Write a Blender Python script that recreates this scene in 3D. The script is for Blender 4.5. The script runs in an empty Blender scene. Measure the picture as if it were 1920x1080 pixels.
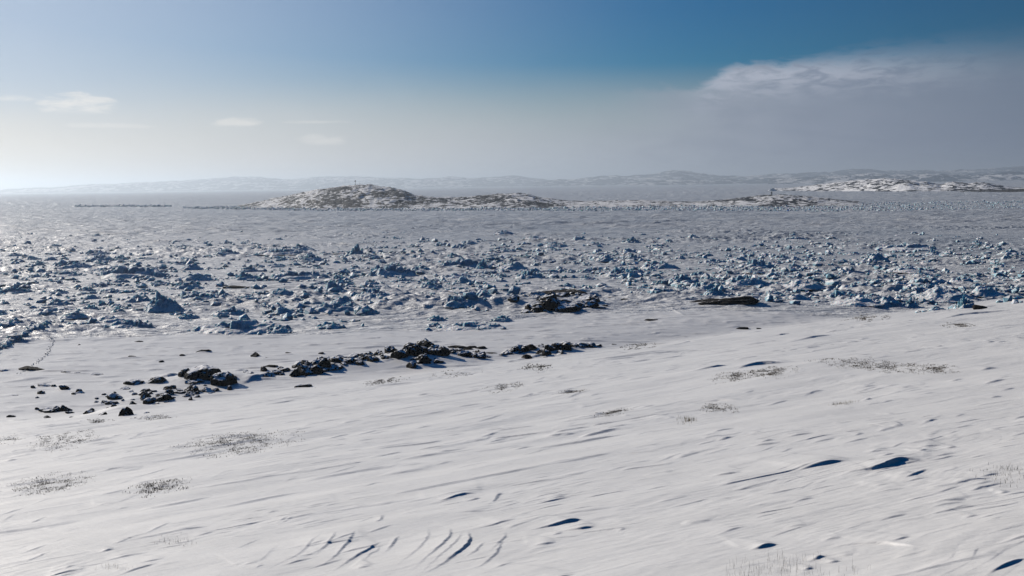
import bpy, math, random
import numpy as np
from mathutils import Matrix, Vector

C = bpy.context.scene.collection
SC = bpy.context.scene
R = math.radians
f32 = np.float32

# ------------------------------------------------------------------ camera
F = 1867.0                                   # focal length in photo pixels (1920 wide)
PITCH = math.atan(194 / F)
ROLL = 0.0145
_f = np.array([0, math.cos(PITCH), -math.sin(PITCH)])
_r0 = np.array([1.0, 0, 0])
_u0 = np.array([0, math.sin(PITCH), math.cos(PITCH)])
CR = _r0 * math.cos(ROLL) - _u0 * math.sin(ROLL)
CU = _u0 * math.cos(ROLL) + _r0 * math.sin(ROLL)
cam_d = bpy.data.cameras.new('camera')
cam_d.sensor_width = 36.0
cam_d.lens = 36.0 * F / 1920
cam_d.clip_start = 0.1
cam_d.clip_end = 60000
cam = bpy.data.objects.new('camera', cam_d)
C.objects.link(cam)
m = Matrix.Identity(4)
for i in range(3):
    m[i][0], m[i][1], m[i][2] = CR[i], CU[i], -_f[i]
cam.matrix_world = m
SC.camera = cam

# ------------------------------------------------------------------ light
SUN_AZ, SUN_EL = R(-52), R(23)               # left of and ahead of the view (azimuth 0 = +Y, right positive)
sun_dir = Vector((math.sin(SUN_AZ) * math.cos(SUN_EL), math.cos(SUN_AZ) * math.cos(SUN_EL), math.sin(SUN_EL)))
sl = bpy.data.lights.new('sun', 'SUN')
sl.energy = 3.9
sl.angle = R(0.55)
sl.color = (1.0, 0.92, 0.81)
so = bpy.data.objects.new('sun', sl)
so.rotation_euler = (-sun_dir).to_track_quat('-Z', 'Y').to_euler()
C.objects.link(so)
SC.view_settings.view_transform = 'Standard'
SC.view_settings.look = 'None'
SC.view_settings.exposure = 0.41
SC.view_settings.gamma = 1.0
SC.cycles.use_denoising = True
SC.cycles.volume_bounces = 0
SC.cycles.max_bounces = 6
SC.cycles.diffuse_bounces = 0
SC.cycles.volume_step_rate = 1.0

world = bpy.data.worlds.new('World')
SC.world = world
world.use_nodes = True


class NT:
    """tiny node-tree writer"""
    def __init__(s, tree):
        s.t = tree

    def n(s, typ, **kw):
        nd = s.t.nodes.new(typ)
        for k, v in kw.items():
            setattr(nd, k, v)
        return nd

    def put(s, sock, v):
        if hasattr(v, 'is_linked') or hasattr(v, 'links'):
            s.t.links.new(v, sock)
        else:
            sock.default_value = v

    def math(s, op, a, b=None, c=None, clamp=False):
        nd = s.n('ShaderNodeMath', operation=op, use_clamp=clamp)
        for i, v in enumerate((a, b, c)):
            if v is not None:
                s.put(nd.inputs[i], v)
        return nd.outputs[0]

    def mrange(s, v, a, b, c=0.0, d=1.0, kind='SMOOTHSTEP'):
        nd = s.n('ShaderNodeMapRange', interpolation_type=kind)
        for i, q in enumerate((v, a, b, c, d)):
            s.put(nd.inputs[i], q)
        return nd.outputs[0]

    def mix(s, fac, a, b, blend='MIX'):
        nd = s.n('ShaderNodeMix', data_type='RGBA', blend_type=blend)
        s.put(nd.inputs[0], fac)
        s.put(nd.inputs[6], a)
        s.put(nd.inputs[7], b)
        return nd.outputs[2]

    def noise(s, vec, scale, detail=4.0, rough=0.55, dist=0.0):
        nd = s.n('ShaderNodeTexNoise')
        if vec is not None:
            s.put(nd.inputs['Vector'], vec)
        nd.inputs['Scale'].default_value = scale
        nd.inputs['Detail'].default_value = detail
        nd.inputs['Roughness'].default_value = rough
        nd.inputs['Distortion'].default_value = dist
        return nd.outputs[0]

    def mapping(s, vec, scale=(1, 1, 1), rot=(0, 0, 0), loc=(0, 0, 0)):
        nd = s.n('ShaderNodeMapping')
        s.put(nd.inputs[0], vec)
        nd.inputs['Location'].default_value = loc
        nd.inputs['Rotation'].default_value = rot
        nd.inputs['Scale'].default_value = scale
        return nd.outputs[0]

    def ramp(s, v, stops):
        nd = s.n('ShaderNodeValToRGB')
        s.put(nd.inputs[0], v)
        e = nd.color_ramp.elements
        while len(e) < len(stops):
            e.new(0.5)
        for k, (p, c) in enumerate(stops):
            e[k].position = p
            e[k].color = (*c, 1) if len(c) == 3 else c
        return nd.outputs[0]


def srgb(r, g, b):
    def l(v):
        v /= 255.0
        return v / 12.92 if v <= 0.04045 else ((v + 0.055) / 1.055) ** 2.4
    return (l(r), l(g), l(b), 1.0)


def build_world():
    t = world.node_tree
    t.nodes.clear()
    w = NT(t)
    sky = w.n('ShaderNodeTexSky', sky_type='NISHITA', sun_disc=False)
    sky.sun_elevation = SUN_EL
    sky.sun_rotation = SUN_AZ
    sky.altitude = 20
    sky.air_density = 1.0
    sky.dust_density = 0.6
    sky.ozone_density = 4.0
    STR = 0.05
    hs = w.n('ShaderNodeHueSaturation')
    hs.inputs['Hue'].default_value = 0.507
    hs.inputs['Value'].default_value = 0.78
    w.put(hs.inputs['Color'], sky.outputs[0])
    base = hs.outputs[0]
    side = w.n('ShaderNodeVectorMath', operation='SCALE')
    w.put(side.inputs[0], base)
    d = w.n('ShaderNodeTexCoord').outputs['Generated']
    sep = w.n('ShaderNodeSeparateXYZ')
    w.put(sep.inputs[0], d)
    X, Y, Z = sep.outputs
    el = w.math('MULTIPLY', w.math('ARCSINE', Z), 180 / math.pi)           # degrees above the horizon
    az = w.math('MULTIPLY', w.math('ARCTAN2', X, Y), 180 / math.pi)        # degrees right of the view
    w.put(hs.inputs['Saturation'], w.math('ADD', w.mrange(el, 1, 13, 1.3, 2.9), w.mrange(el, 18, 40, 0.0, -0.5)))
    w.put(side.inputs['Scale'], w.mrange(w.math('ARCTAN2', X, Y), 0.1, 0.6, 1.0, 0.72))
    base = side.outputs[0]
    # thin high haze towards the sun (pale upper left)
    da = w.math('ABSOLUTE', w.math('ADD', az, 52))                          # degrees round the horizon from the sun
    veil = w.math('MULTIPLY', w.mrange(da, 64, 18), w.mrange(el, 44, 8))
    col_l = w.ramp(w.mrange(da, 24, 80, kind='LINEAR'), [
        (0.0, srgb(234, 226, 212)), (0.28, srgb(214, 213, 211)), (0.55, srgb(178, 186, 196)),
        (0.8, srgb(142, 152, 171)), (1.0, srgb(112, 126, 148))])
    k = 0.67 / STR
    sc_ = w.n('ShaderNodeVectorMath', operation='SCALE')
    w.put(sc_.inputs[0], col_l)
    sc_.inputs['Scale'].default_value = k
    hazecol = sc_.outputs[0]
    v1 = w.n('ShaderNodeVectorMath', operation='SCALE')
    v1.inputs[0].default_value = srgb(196, 207, 224)[:3]
    v1.inputs['Scale'].default_value = k
    c1 = w.mix(w.math('MULTIPLY', veil, 0.8), base, v1.outputs[0])
    # low haze band; on the right it rises into a cloud bank with a puffy crest
    p3 = w.n('ShaderNodeCombineXYZ')
    w.put(p3.inputs[0], w.math('MULTIPLY', az, 0.09))
    w.put(p3.inputs[1], w.math('MULTIPLY', el, 0.34))
    n1 = w.noise(p3.outputs[0], 1.0, 5.0, 0.5)
    n2 = w.noise(p3.outputs[0], 3.2, 6.0, 0.55, 0.4)
    n3 = w.noise(p3.outputs[0], 7.0, 7.0, 0.6, 0.5)
    eln = w.math('ADD', el, w.math('MULTIPLY', w.math('SUBTRACT', n1, 0.5), 1.6))
    top = w.mrange(az, -25, 25, 4.9, 5.3)
    band = w.mrange(w.math('DIVIDE', eln, top), 1.3, 0.2)
    c2 = w.mix(w.math('MULTIPLY', band, 0.97), c1, hazecol)
    elb = w.math('ADD', el, w.math('MULTIPLY', w.math('SUBTRACT', n3, 0.5), 1.5))
    ctop = w.math('ADD', w.mrange(az, 10.0, 12.8, 5.2, 6.35), w.mrange(az, 14, 19, 0, 0.25))
    soft = w.mrange(az, 13, 26, 0.4, 2.2)
    dtop = w.math('SUBTRACT', ctop, elb)
    bank = w.math('MULTIPLY', w.mrange(w.math('DIVIDE', dtop, soft), -0.6, 1.0), w.mrange(w.math('ADD', az, w.math('MULTIPLY', w.math('SUBTRACT', n2, 0.5), 5.0)), 4.0, 13.0))
    crest = w.math('MULTIPLY', w.mrange(dtop, 2.4, 0.0), w.mrange(az, 30, 18))
    crest = w.math('MULTIPLY', crest, w.mrange(az, 9.5, 12))
    bcol = w.mix(w.math('MULTIPLY', crest, w.mrange(n3, 0.3, 0.6)), w.mix(w.mrange(n2, 0.3, 0.75), col_l, srgb(120, 132, 154)), srgb(190, 195, 210))
    bcol = w.mix(0.55, bcol, w.mix(w.math('MULTIPLY', crest, w.mrange(n3, 0.3, 0.6)), col_l, srgb(190, 195, 210)))
    bs = w.n('ShaderNodeVectorMath', operation='SCALE')
    w.put(bs.inputs[0], bcol)
    bs.inputs['Scale'].default_value = k
    c3 = w.mix(w.math('MULTIPLY', bank, 0.9), c2, bs.outputs[0])
    # small fair-weather clouds low on the left
    out = c3
    wl = w.n('ShaderNodeVectorMath', operation='SCALE')
    wl.inputs[0].default_value = srgb(238, 233, 226)[:3]
    wl.inputs['Scale'].default_value = k * 1.12
    for px, py, wd, ht, op in ((148, 196, 66, 21, 0.7), (30, 184, 34, 8, 0.4), (446, 230, 46, 10, 0.55), (606, 263, 50, 12, 0.4), (590, 229, 60, 4, 0.3), (200, 236, 90, 6, 0.3)):
        v = _f + (px - 960) / F * CR + (540 - py) / F * CU
        v = v / np.linalg.norm(v)
        a0 = math.degrees(math.atan2(v[0], v[1]))
        e0 = math.degrees(math.asin(v[2]))
        dx = w.math('DIVIDE', w.math('SUBTRACT', az, a0), wd / F * 57.3)
        dy = w.math('DIVIDE', w.math('SUBTRACT', el, e0), ht / F * 57.3)
        # flat base, domed top
        r2 = w.math('ADD', w.math('MULTIPLY', dx, dx), w.math('MULTIPLY', dy, dy))
        rr = w.math('ADD', r2, w.math('MULTIPLY', w.math('SUBTRACT', n3, 0.5), 3.2))
        mk = w.math('MULTIPLY', w.mrange(rr, 1.1, -0.1), w.mrange(dy, -1.0, -0.2))
        out = w.mix(w.math('MULTIPLY', mk, op), out, wl.outputs[0])
    bg = w.n('ShaderNodeBackground')
    w.put(bg.inputs[0], out)
    bg.inputs[1].default_value = STR
    o = w.n('ShaderNodeOutputWorld')
    t.links.new(bg.outputs[0], o.inputs[0])


build_world()

# ------------------------------------------------------------------ helpers
def tag(o, label=None, cat=None, group=None, kind=None):
    if label: o['label'] = label
    if cat: o['category'] = cat
    if group: o['group'] = group
    if kind: o['kind'] = kind
    return o


def npmesh(name, V, Q, mat, smooth=True):
    """mesh from a vertex array and a face array (n x 3 or n x 4)"""
    me = bpy.data.meshes.new(name)
    V = np.ascontiguousarray(V, dtype=np.float32)
    Q = np.ascontiguousarray(Q, dtype=np.int32)
    k = Q.shape[1]
    me.vertices.add(len(V))
    me.vertices.foreach_set('co', V.ravel())
    me.loops.add(Q.size)
    me.loops.foreach_set('vertex_index', Q.ravel())
    me.polygons.add(len(Q))
    me.polygons.foreach_set('loop_start', np.arange(0, Q.size, k, dtype=np.int32))
    me.update(calc_edges=True)
    me.validate()
    if smooth: me.shade_smooth()
    else: me.shade_flat()
    me.materials.append(mat)
    return me


def link(name, me, loc=(0, 0, 0), rz=0.0, scale=(1, 1, 1), parent=None):
    o = bpy.data.objects.new(name, me)
    C.objects.link(o)
    o.location = loc
    o.rotation_euler = (0, 0, rz)
    o.scale = scale
    if parent: o.parent = parent
    return o


def hsh(ix, iy, seed):
    h = (ix.astype(np.int64) * 374761393 + iy.astype(np.int64) * 668265263 + seed * 974634137) & 0xFFFFFFFF
    h = ((h ^ (h >> 13)) * 1274126177) & 0xFFFFFFFF
    h = (h ^ (h >> 16)) & 0xFFFFFFFF
    return h


def hash01(ix, iy, seed):
    return (hsh(ix, iy, seed) / 4294967296.0).astype(f32)


def gn(x, y, seed=0):
    """gradient noise, about -1..1"""
    x = np.asarray(x, dtype=np.float64)
    y = np.asarray(y, dtype=np.float64)
    ix = np.floor(x)
    iy = np.floor(y)
    fx = (x - ix).astype(f32)
    fy = (y - iy).astype(f32)
    u = fx * fx * fx * (fx * (fx * 6 - 15) + 10)
    v = fy * fy * fy * (fy * (fy * 6 - 15) + 10)
    r = []
    for dy in (0, 1):
        for dx in (0, 1):
            a = hash01(ix + dx, iy + dy, seed) * f32(6.2831853)
            r.append(np.cos(a) * (fx - dx) + np.sin(a) * (fy - dy))
    return (r[0] * (1 - u) + r[1] * u) * (1 - v) * 1.5 + (r[2] * (1 - u) + r[3] * u) * v * 1.5


def fbm(x, y, seed, octv=4, gain=0.5):
    s = 0
    a = 1.0
    for k in range(octv):
        s = s + a * gn(x * 2 ** k, y * 2 ** k, seed + 17 * k)
        a *= gain
    return s


def sst(a, b, x):
    t = np.clip((x - a) / (b - a), 0, 1)
    return t * t * (3 - 2 * t)


# ------------------------------------------------------------------ terrain shape
ICE = -20.0
SHORE = -19.55
CA, SA = math.cos(R(29)), math.sin(R(29))         # direction the wind has combed the slope


def slope_z(x, y):
    t = (y - 0.6 * x) / 1.17
    t = t + 3.0 * gn(x / 60 + 3.1, y / 60, 901) * sst(20, 60, y)
    ta = np.maximum(t, -30)
    return -1.7 - 0.182 * ta - 0.75 * (1 - np.exp(-np.maximum(ta, -8) / 5))


def smax(a, b, k):
    return 0.5 * (a + b + np.sqrt((a - b) ** 2 + k * k))


def shore_z(x, y):
    r = np.sqrt(x * x + y * y)
    return ICE + 0.45 * sst(190, 120, r)


def base_z(x, y):
    s = slope_z(x, y)
    b = shore_z(x, y)
    d = s - b
    moat = -0.55 * np.exp(-((d + 0.55) / 0.8) ** 2) * sst(-20, 10, x)
    return smax(s, b, 0.5) + moat


def ray(px, py):
    v = _f + (px - 960) / F * CR + (540 - py) / F * CU
    return v / v[1]


_Y = np.exp(np.linspace(math.log(4), math.log(4000), 1500))


def hit(px, py):
    """where the sight line through a photo pixel meets the ground"""
    d = ray(px, py)
    z = d[2] * _Y
    g = base_z(d[0] * _Y, _Y)
    i = np.argmax(z < g)
    if i == 0: i = len(_Y) - 1
    y0, y1 = _Y[i - 1], _Y[i]
    a, b = z[i - 1] - g[i - 1], z[i] - g[i]
    y = y0 + (y1 - y0) * a / (a - b + 1e-9)
    return d[0] * y, y


def saw(s, q, lam, seed, warp=0.9, wl=(4.0, 1.6), edge=0.07):
    """sharp lips facing the viewer, long tails behind"""
    ph = q / lam + warp * gn(s / (wl[0] * lam), q / (wl[1] * lam), seed)
    fl = np.floor(ph)
    fr = (ph - fl).astype(f32)
    amp = hash01(fl, np.floor(s / (lam * 900)), seed + 5)
    return np.minimum(fr / edge, 1) * (1 - fr) ** 1.3 * (0.35 + 0.65 * amp)


def lens(s, q, ls, lq, seed, lo, hi):
    return sst(lo, hi, gn(s / ls, q / lq, seed))


# hand-placed wind lips: photo pixels of the lip, height (m), tail length (m)
LIPS = [
    ([(806, 941), (835, 937), (868, 927), (893, 924)], 0.075, 0.8),
    ([(858, 942), (885, 936), (900, 931)], 0.05, 0.5),
    ([(912, 944), (924, 938), (932, 926), (940, 923)], 0.05, 0.25),
    ([(980, 993), (1030, 984), (1070, 978), (1088, 972)], 0.11, 0.9),
    ([(1040, 994), (1085, 992), (1118, 986)], 0.07, 0.6),
    ([(1030, 1004), (1055, 998)], 0.03, 0.2),
    ([(1155, 996), (1172, 991)], 0.03, 0.2),
    ([(1474, 888), (1520, 879), (1555, 875), (1592, 869)], 0.13, 1.2),
    ([(1566, 892), (1620, 884), (1650, 881), (1690, 870), (1724, 868)], 0.17, 1.6),
    ([(1688, 904), (1708, 894), (1737, 880)], 0.07, 0.5),
    ([(1400, 1030), (1428, 1026), (1456, 1018)], 0.08, 0.5),
    ([(1510, 1051), (1530, 1046), (1545, 1038)], 0.05, 0.3),
    ([(1535, 1054), (1560, 1052), (1575, 1048)], 0.04, 0.3),
    ([(1500, 1068), (1525, 1063)], 0.04, 0.3),
    ([(1560, 1040), (1600, 1037)], 0.03, 0.2),
    ([(775, 1082), (830, 1055), (868, 1030), (880, 1010), (876, 995)], 0.07, 0.35),
    ([(612, 1075), (650, 1048), (690, 1028), (712, 1014)], 0.05, 0.3),
    ([(870, 1066), (905, 1058), (932, 1032), (940, 1010)], 0.03, 0.3),
    ([(590, 1030), (640, 1010), (665, 1000)], 0.03, 0.3),
    ([(700, 980), (712, 975), (714, 962)], 0.04, 0.2),
    ([(1840, 1080), (1880, 1062), (1925, 1045)], 0.06, 0.5),
    ([(185, 1036), (212, 1030)], 0.05, 0.3),
    ([(5, 867), (32, 862)], 0.09, 0.6),
    ([(50, 817), (78, 812)], 0.10, 0.8),
    ([(175, 935), (240, 922)], 0.04, 0.5),
    ([(1190, 768), (1230, 762)], 0.07, 0.6),
    ([(1010, 820), (1050, 817)], 0.06, 0.4),
    ([(1130, 808), (1190, 801)], 0.05, 0.4),
    ([(1420, 835), (1450, 828)], 0.06, 0.4),
    ([(1320, 894), (1390, 885)], 0.06, 0.5),
    ([(1725, 798), (1755, 788)], 0.06, 0.4),
    ([(1300, 757), (1345, 751), (1390, 750)], 0.12, 1.5),
    ([(1370, 703), (1420, 690), (1480, 684)], 0.32, 3.5),
    ([(1280, 708), (1330, 698), (1370, 690)], 0.2, 2.5),
    ([(1470, 645), (1520, 637), (1565, 630)], 0.25, 2.5),
    ([(1240, 650), (1290, 640), (1325, 638)], 0.25, 2.5),
    ([(1750, 600), (1800, 592), (1920, 578)], 0.4, 2.5),
    ([(1830, 695), (1870, 689)], 0.12, 1.0),
    ([(1030, 738), (1060, 734)], 0.08, 0.8),
    ([(1140, 722), (1230, 706)], 0.1, 1.2),
    ([(960, 748), (1010, 737)], 0.08, 0.8),
    ([(440, 724), (480, 712), (535, 696)], 0.7, 3.0),
    ([(700, 697), (760, 690), (860, 690), (920, 684)], 0.5, 2.5),
    ([(930, 684), (985, 672), (1080, 660)], 0.35, 1.5),
    ([(290, 712), (340, 708)], 0.6, 2.0),
    ([(430, 700), (462, 695)], 0.35, 2.0),
    ([(1540, 1024), (1600, 1018), (1660, 1016), (1740, 1026)], 0.05, 0.8),
    ([(1235, 572), (1262, 581), (1288, 594)], 0.25, 0.3),
    ([(480, 1075), (560, 1040), (600, 1000)], 0.02, 0.3),
]
_lr = random.Random(21)
for _k in range(9):
    x0 = 540 + 40 * _k + _lr.uniform(-12, 12)
    f0, f1 = sorted((_lr.uniform(0, 0.45), _lr.uniform(0.55, 1)))
    arc = [(0, 1082), (40, 1054), (75, 1027), (95, 1003), (93, 984)]
    tt = [f0 + (f1 - f0) * i / 4 for i in range(5)]
    LIPS.append(([(x0 + np.interp(t * 4, range(5), [a[0] for a in arc]), np.interp(t * 4, range(5), [a[1] for a in arc]) + _lr.uniform(-3, 3)) for t in tt], _lr.uniform(0.02, 0.045), _lr.uniform(0.15, 0.4)))
for _k in range(34):
    x0, y0 = _lr.uniform(-20, 700), _lr.uniform(900, 1075)
    ln = _lr.uniform(20, 70)
    sl_ = -_lr.uniform(0.15, 0.5)
    LIPS.append(([(x0, y0), (x0 + ln * 0.5, y0 + sl_ * ln * 0.45 + _lr.gauss(0, 1)), (x0 + ln, y0 + sl_ * ln)], _lr.uniform(0.012, 0.03), _lr.uniform(0.12, 0.4)))
for _ in range(58):
    cx, cy = _lr.uniform(-60, 1980), 690 + 390 * _lr.random() ** 1.2
    for _k in range(_lr.randint(1, 6)):
        x0 = cx + _lr.gauss(0, 70)
        y0 = cy + _lr.gauss(0, 16)
        ln = _lr.uniform(22, 75) * (0.55 + (y0 - 650) / 420)
        edge_y = np.interp(x0, [0, 230, 540, 1000, 1480, 1920], [835, 790, 722, 690, 640, 600])
        if y0 < edge_y: continue
        sl_ = -_lr.uniform(0.10, 0.30)
        LIPS.append(([(x0, y0), (x0 + ln * 0.5, y0 + sl_ * ln * 0.5 + _lr.gauss(0, 0.8)), (x0 + ln, y0 + sl_ * ln)], _lr.uniform(0.02, 0.045) * (1.0 if y0 > 850 else 1.7), _lr.uniform(0.3, 0.9)))
_LW = []
for pts, hh, tl in LIPS:
    P = np.array([hit(*p) for p in pts])
    # resample smoothly
    tt = np.linspace(0, len(P) - 1, 8 * (len(P) - 1) + 1)
    P = np.stack([np.interp(tt, np.arange(len(P)), P[:, k]) for k in (0, 1)], 1)
    for _ in range(4):
        P[1:-1] = 0.25 * P[:-2] + 0.5 * P[1:-1] + 0.25 * P[2:]
    _LW.append((P, hh, tl))


def add_lips(x, y, h):
    for P, hh, tl in _LW:
        dist = P[:, 1].mean()
        pad = tl * 3 + 0.5
        sel = (x > P[:, 0].min() - pad) & (x < P[:, 0].max() + pad) & (y > P[:, 1].min() - pad) & (y < P[:, 1].max() + pad)
        idx = np.nonzero(sel)
        if len(idx[0]) == 0: continue
        xs, ys = x[idx], y[idx]
        best = np.full(xs.shape, 1e9)
        sgn = np.zeros(xs.shape)
        par = np.zeros(xs.shape)
        wsum = np.zeros(xs.shape)
        n = len(P) - 1
        for k in range(n):
            a, b = P[k], P[k + 1]
            e = b - a
            L2 = e @ e + 1e-9
            t = np.clip(((xs - a[0]) * e[0] + (ys - a[1]) * e[1]) / L2, 0, 1)
            dx, dy = xs - a[0] - t * e[0], ys - a[1] - t * e[1]
            dd = dx * dx + dy * dy
            w = dd < best
            best = np.where(w, dd, best)
            sgn = np.where(w, np.sign(e[0] * dy - e[1] * dx), sgn)
            wk = 1.0 / (dd + 1e-3 * tl * tl) ** 2.5
            par += wk * (k + t) / n
            wsum += wk
        par = par / wsum
        dd = np.sqrt(best) * sgn
        env = np.sin(np.pi * np.clip(par, 0, 1) ** 1.4) ** 1.2
        L = np.linalg.norm(P[-1] - P[0]) + 1e-6
        for a, b in ((P[0], P[1]), (P[-1], P[-2])):
            e = (a - b) / (np.linalg.norm(a - b) + 1e-9)
            over = np.maximum(0, (xs - a[0]) * e[0] + (ys - a[1]) * e[1])
            env = env * np.exp(-(over / (0.08 * L + 0.02)) ** 2)
        wig = 0.04 * tl * gn(xs / tl * 2.2, ys / tl * 2.2, 77)
        dd = dd + wig
        ew = max(0.02, dist * 0.0042)
        prof = np.where(dd > 0, np.exp(-np.maximum(dd, 0) / tl * 1.3) * np.exp(-(np.maximum(dd, 0) / (2.2 * tl)) ** 4), 1 - sst(0, ew, -dd))
        # scoop in front of the lip
        
        h[idx] += (0.46 * hh * env * prof).astype(h.dtype)
    return h


MOUNDS = [  # photo pixel, radius across and along sight (m), height (m)
    (386, 712, 4, 3, 0.7), (300, 740, 3, 2.5, 0.35), (780, 676, 6, 4, 0.9), (1050, 572, 9, 6, 1.3), (930, 576, 5, 3, 1.0),
    (620, 690, 5, 3, 0.5), (1040, 660, 6, 3, 0.5), (234, 775, 2.5, 2, 0.5), (855, 575, 6, 3, 0.9), (1370, 574, 9, 5, 0.5),
    (1420, 700, 5, 4, 0.25), (500, 830, 2.5, 1.5, 0.05), (1690, 690, 4, 2, 0.1),
]
_MW = [(*hit(a, b), c, d, e) for a, b, c, d, e in MOUNDS]


def height(x, y, detail=True):
    x = np.asarray(x, dtype=np.float64)
    y = np.asarray(y, dtype=np.float64)
    h = base_z(x, y)
    for mx, my, rx, ry, hh in _MW:
        h = h + hh * np.exp(-((x - mx) / rx) ** 2 - ((y - my) / ry) ** 2)
    if not detail:
        return h
    h = h.copy()
    r = y
    s = x * CA + y * SA
    q = -x * SA + y * CA
    d = slope_z(x, y) - shore_z(x, y)
    land = sst(-0.4, 1.2, d)

    def part(mask, fn):
        idx = np.nonzero(mask)
        if len(idx[0]):
            h[idx] += fn(idx).astype(h.dtype)

    # long soft undulation of the slope
    part((land > 0) & (r < 220), lambda i: land[i] * (
        0.22 * gn(s[i] / 26, q[i] / 9, 11) * sst(15, 60, r[i]) + 0.10 * gn(s[i] / 9, q[i] / 3.4, 12) * sst(5, 25, r[i]) + 0.025 * gn(s[i] / 2.6, q[i] / 1.0, 13)))

    def near(i):
        S, Q, rr = s[i], q[i], r[i]
        wx = 0.5 * gn(S / 3.0, Q / 3.0, 21)
        wy = 0.5 * gn(S / 3.0 + 9, Q / 3.0, 22)
        S2, Q2 = S + wx, Q + wy
        patch = sst(-0.15, 0.55, gn(S / 7, Q / 3.2, 23))
        patch2 = sst(-0.05, 0.5, gn(S / 5 + 4, Q / 2.1, 24))
        o = 0.032 * saw(S2, Q2, 0.5, 31, edge=0.09) * patch * lens(S, Q, 0.75, 0.36, 32, 0.0, 0.5)
        o = o + 0.016 * saw(S2, Q2, 0.21, 41, edge=0.12) * patch2 * lens(S, Q, 0.6, 0.22, 42, -0.2, 0.4) * sst(30, 12, rr)
        o = o + 0.018 * saw(S2, Q2 + 0.3 * S2, 0.33, 45, edge=0.12) * (1 - patch) * lens(S, Q, 0.5, 0.3, 46, -0.1, 0.5)
        o = o + 0.0045 * gn(S2 / 0.4, Q2 / 0.11, 43) * sst(26, 10, rr)
        o = o * (0.35 + 0.65 * sst(-0.25, 0.35, gn(S / 6, Q / 4, 59)))
        return o * land[i]
    part((land > 0) & (r < 45), near)

    def mid(i):
        S, Q, rr = s[i], q[i], r[i]
        S2 = S + 1.2 * gn(S / 8, Q / 8, 51)
        Q2 = Q + 0.8 * gn(S / 8 + 5, Q / 8, 52)
        o = 0.075 * saw(S2, Q2, 1.7, 53, edge=0.10) * lens(S, Q, 1.7, 0.7, 54, 0.16, 0.6) * sst(8, 22, rr)
        o = o + 0.055 * saw(S2, Q2, 0.8, 63, edge=0.14) * lens(S, Q, 1.0, 0.45, 64, 0.08, 0.55) * sst(14, 26, rr)
        o = o + 0.16 * saw(S2, Q2, 4.0, 55, warp=1.2, edge=0.10) * lens(S, Q, 4.5, 1.5, 56, 0.15, 0.6) * sst(35, 60, rr)
        o = o * (0.3 + 0.7 * sst(-0.25, 0.35, gn(S / 17, Q / 10, 58)))
        return o * land[i]
    part((land > 0) & (r < 230) & (r > 8), mid)

    # flat snow of the shore and the sea ice, combed left to right
    fl = 1 - land
    hum = sst(132, 165, np.hypot(x, y)) * sst(470, 380, r)

    def flat(i):
        X, Yy, rr = x[i] + 0.2 * y[i], y[i] - 0.08 * x[i], r[i]
        X2 = X + 2.0 * gn(X / 14, Yy / 14, 71)
        Y2 = Yy + 1.0 * gn(X / 14 + 3, Yy / 14, 72)
        o = 0.22 * saw(X2, Y2, 3.6, 73, warp=1.1, wl=(5, 1.6), edge=0.1) * lens(X, Yy, 4.0, 1.7, 74, 0.05, 0.6)
        o = o + 0.15 * saw(X2, Y2, 1.5, 75, edge=0.15) * lens(X, Yy, 2.2, 0.9, 76, 0.1, 0.6) * sst(330, 200, rr)
        o = o + 0.10 * gn(X / 12, Yy / 4, 78)
        hm = hum[i]
        rough = np.maximum(fbm(X / 9, Yy / 5, 81, 4, 0.55), -0.2)
        dens = sst(-0.5, 0.5, gn(X / 70, Yy / 40, 83))
        o = o + hm * dens * (0.75 * rough + 0.7 * saw(X2, Y2, 6.0, 85, warp=1.3, edge=0.1) * lens(X, Yy, 8, 3.2, 86, 0, 0.5) + 0.3 * (1 - np.abs(gn(X / 3.5, Yy / 2.5, 87)) * 2.5))
        return o * fl[i]
    part((fl > 0) & (r < 520), flat)

    def far(i):
        X, Yy, rr = x[i], y[i], r[i]
        o = 0.40 * fbm(X / 18, Yy / 10, 91, 3) + 0.65 * saw(X, Yy, 13, 93, warp=1.3, edge=0.12) * lens(X, Yy, 16, 8, 94, -0.1, 0.5)
        return 1.7 * o * sst(380, 470, rr) * sst(5000, 2500, rr)
    part(r > 380, far)
    h = add_lips(x, y, h)
    return h


# ------------------------------------------------------------------ materials
def new_mat(name):
    mt = bpy.data.materials.new(name)
    mt.use_nodes = True
    t = mt.node_tree
    b = t.nodes['Principled BSDF']
    return mt, NT(t), b


def snow_mat(name, c0, c1, grain, stretch, rot, bump, dist, rough=0.48, spec=1.0):
    mt, w, b = new_mat(name)
    co = w.n('ShaderNodeTexCoord').outputs['Object']
    mp = w.mapping(co, stretch, rot)
    n1 = w.noise(mp, grain, 6.0, 0.6, 0.3)
    n2 = w.noise(mp, grain * 0.11, 5.0, 0.6)
    w.put(b.inputs['Base Color'], w.mix(w.mrange(n2, 0.3, 0.7), c0, c1))
    b.inputs['Roughness'].default_value = rough
    b.inputs['Specular IOR Level'].default_value = spec
    bp = w.n('ShaderNodeBump')
    bp.inputs['Strength'].default_value = bump
    bp.inputs['Distance'].default_value = dist
    w.put(bp.inputs['Height'], n1)
    w.t.links.new(bp.outputs[0], b.inputs['Normal'])
    return mt


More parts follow.
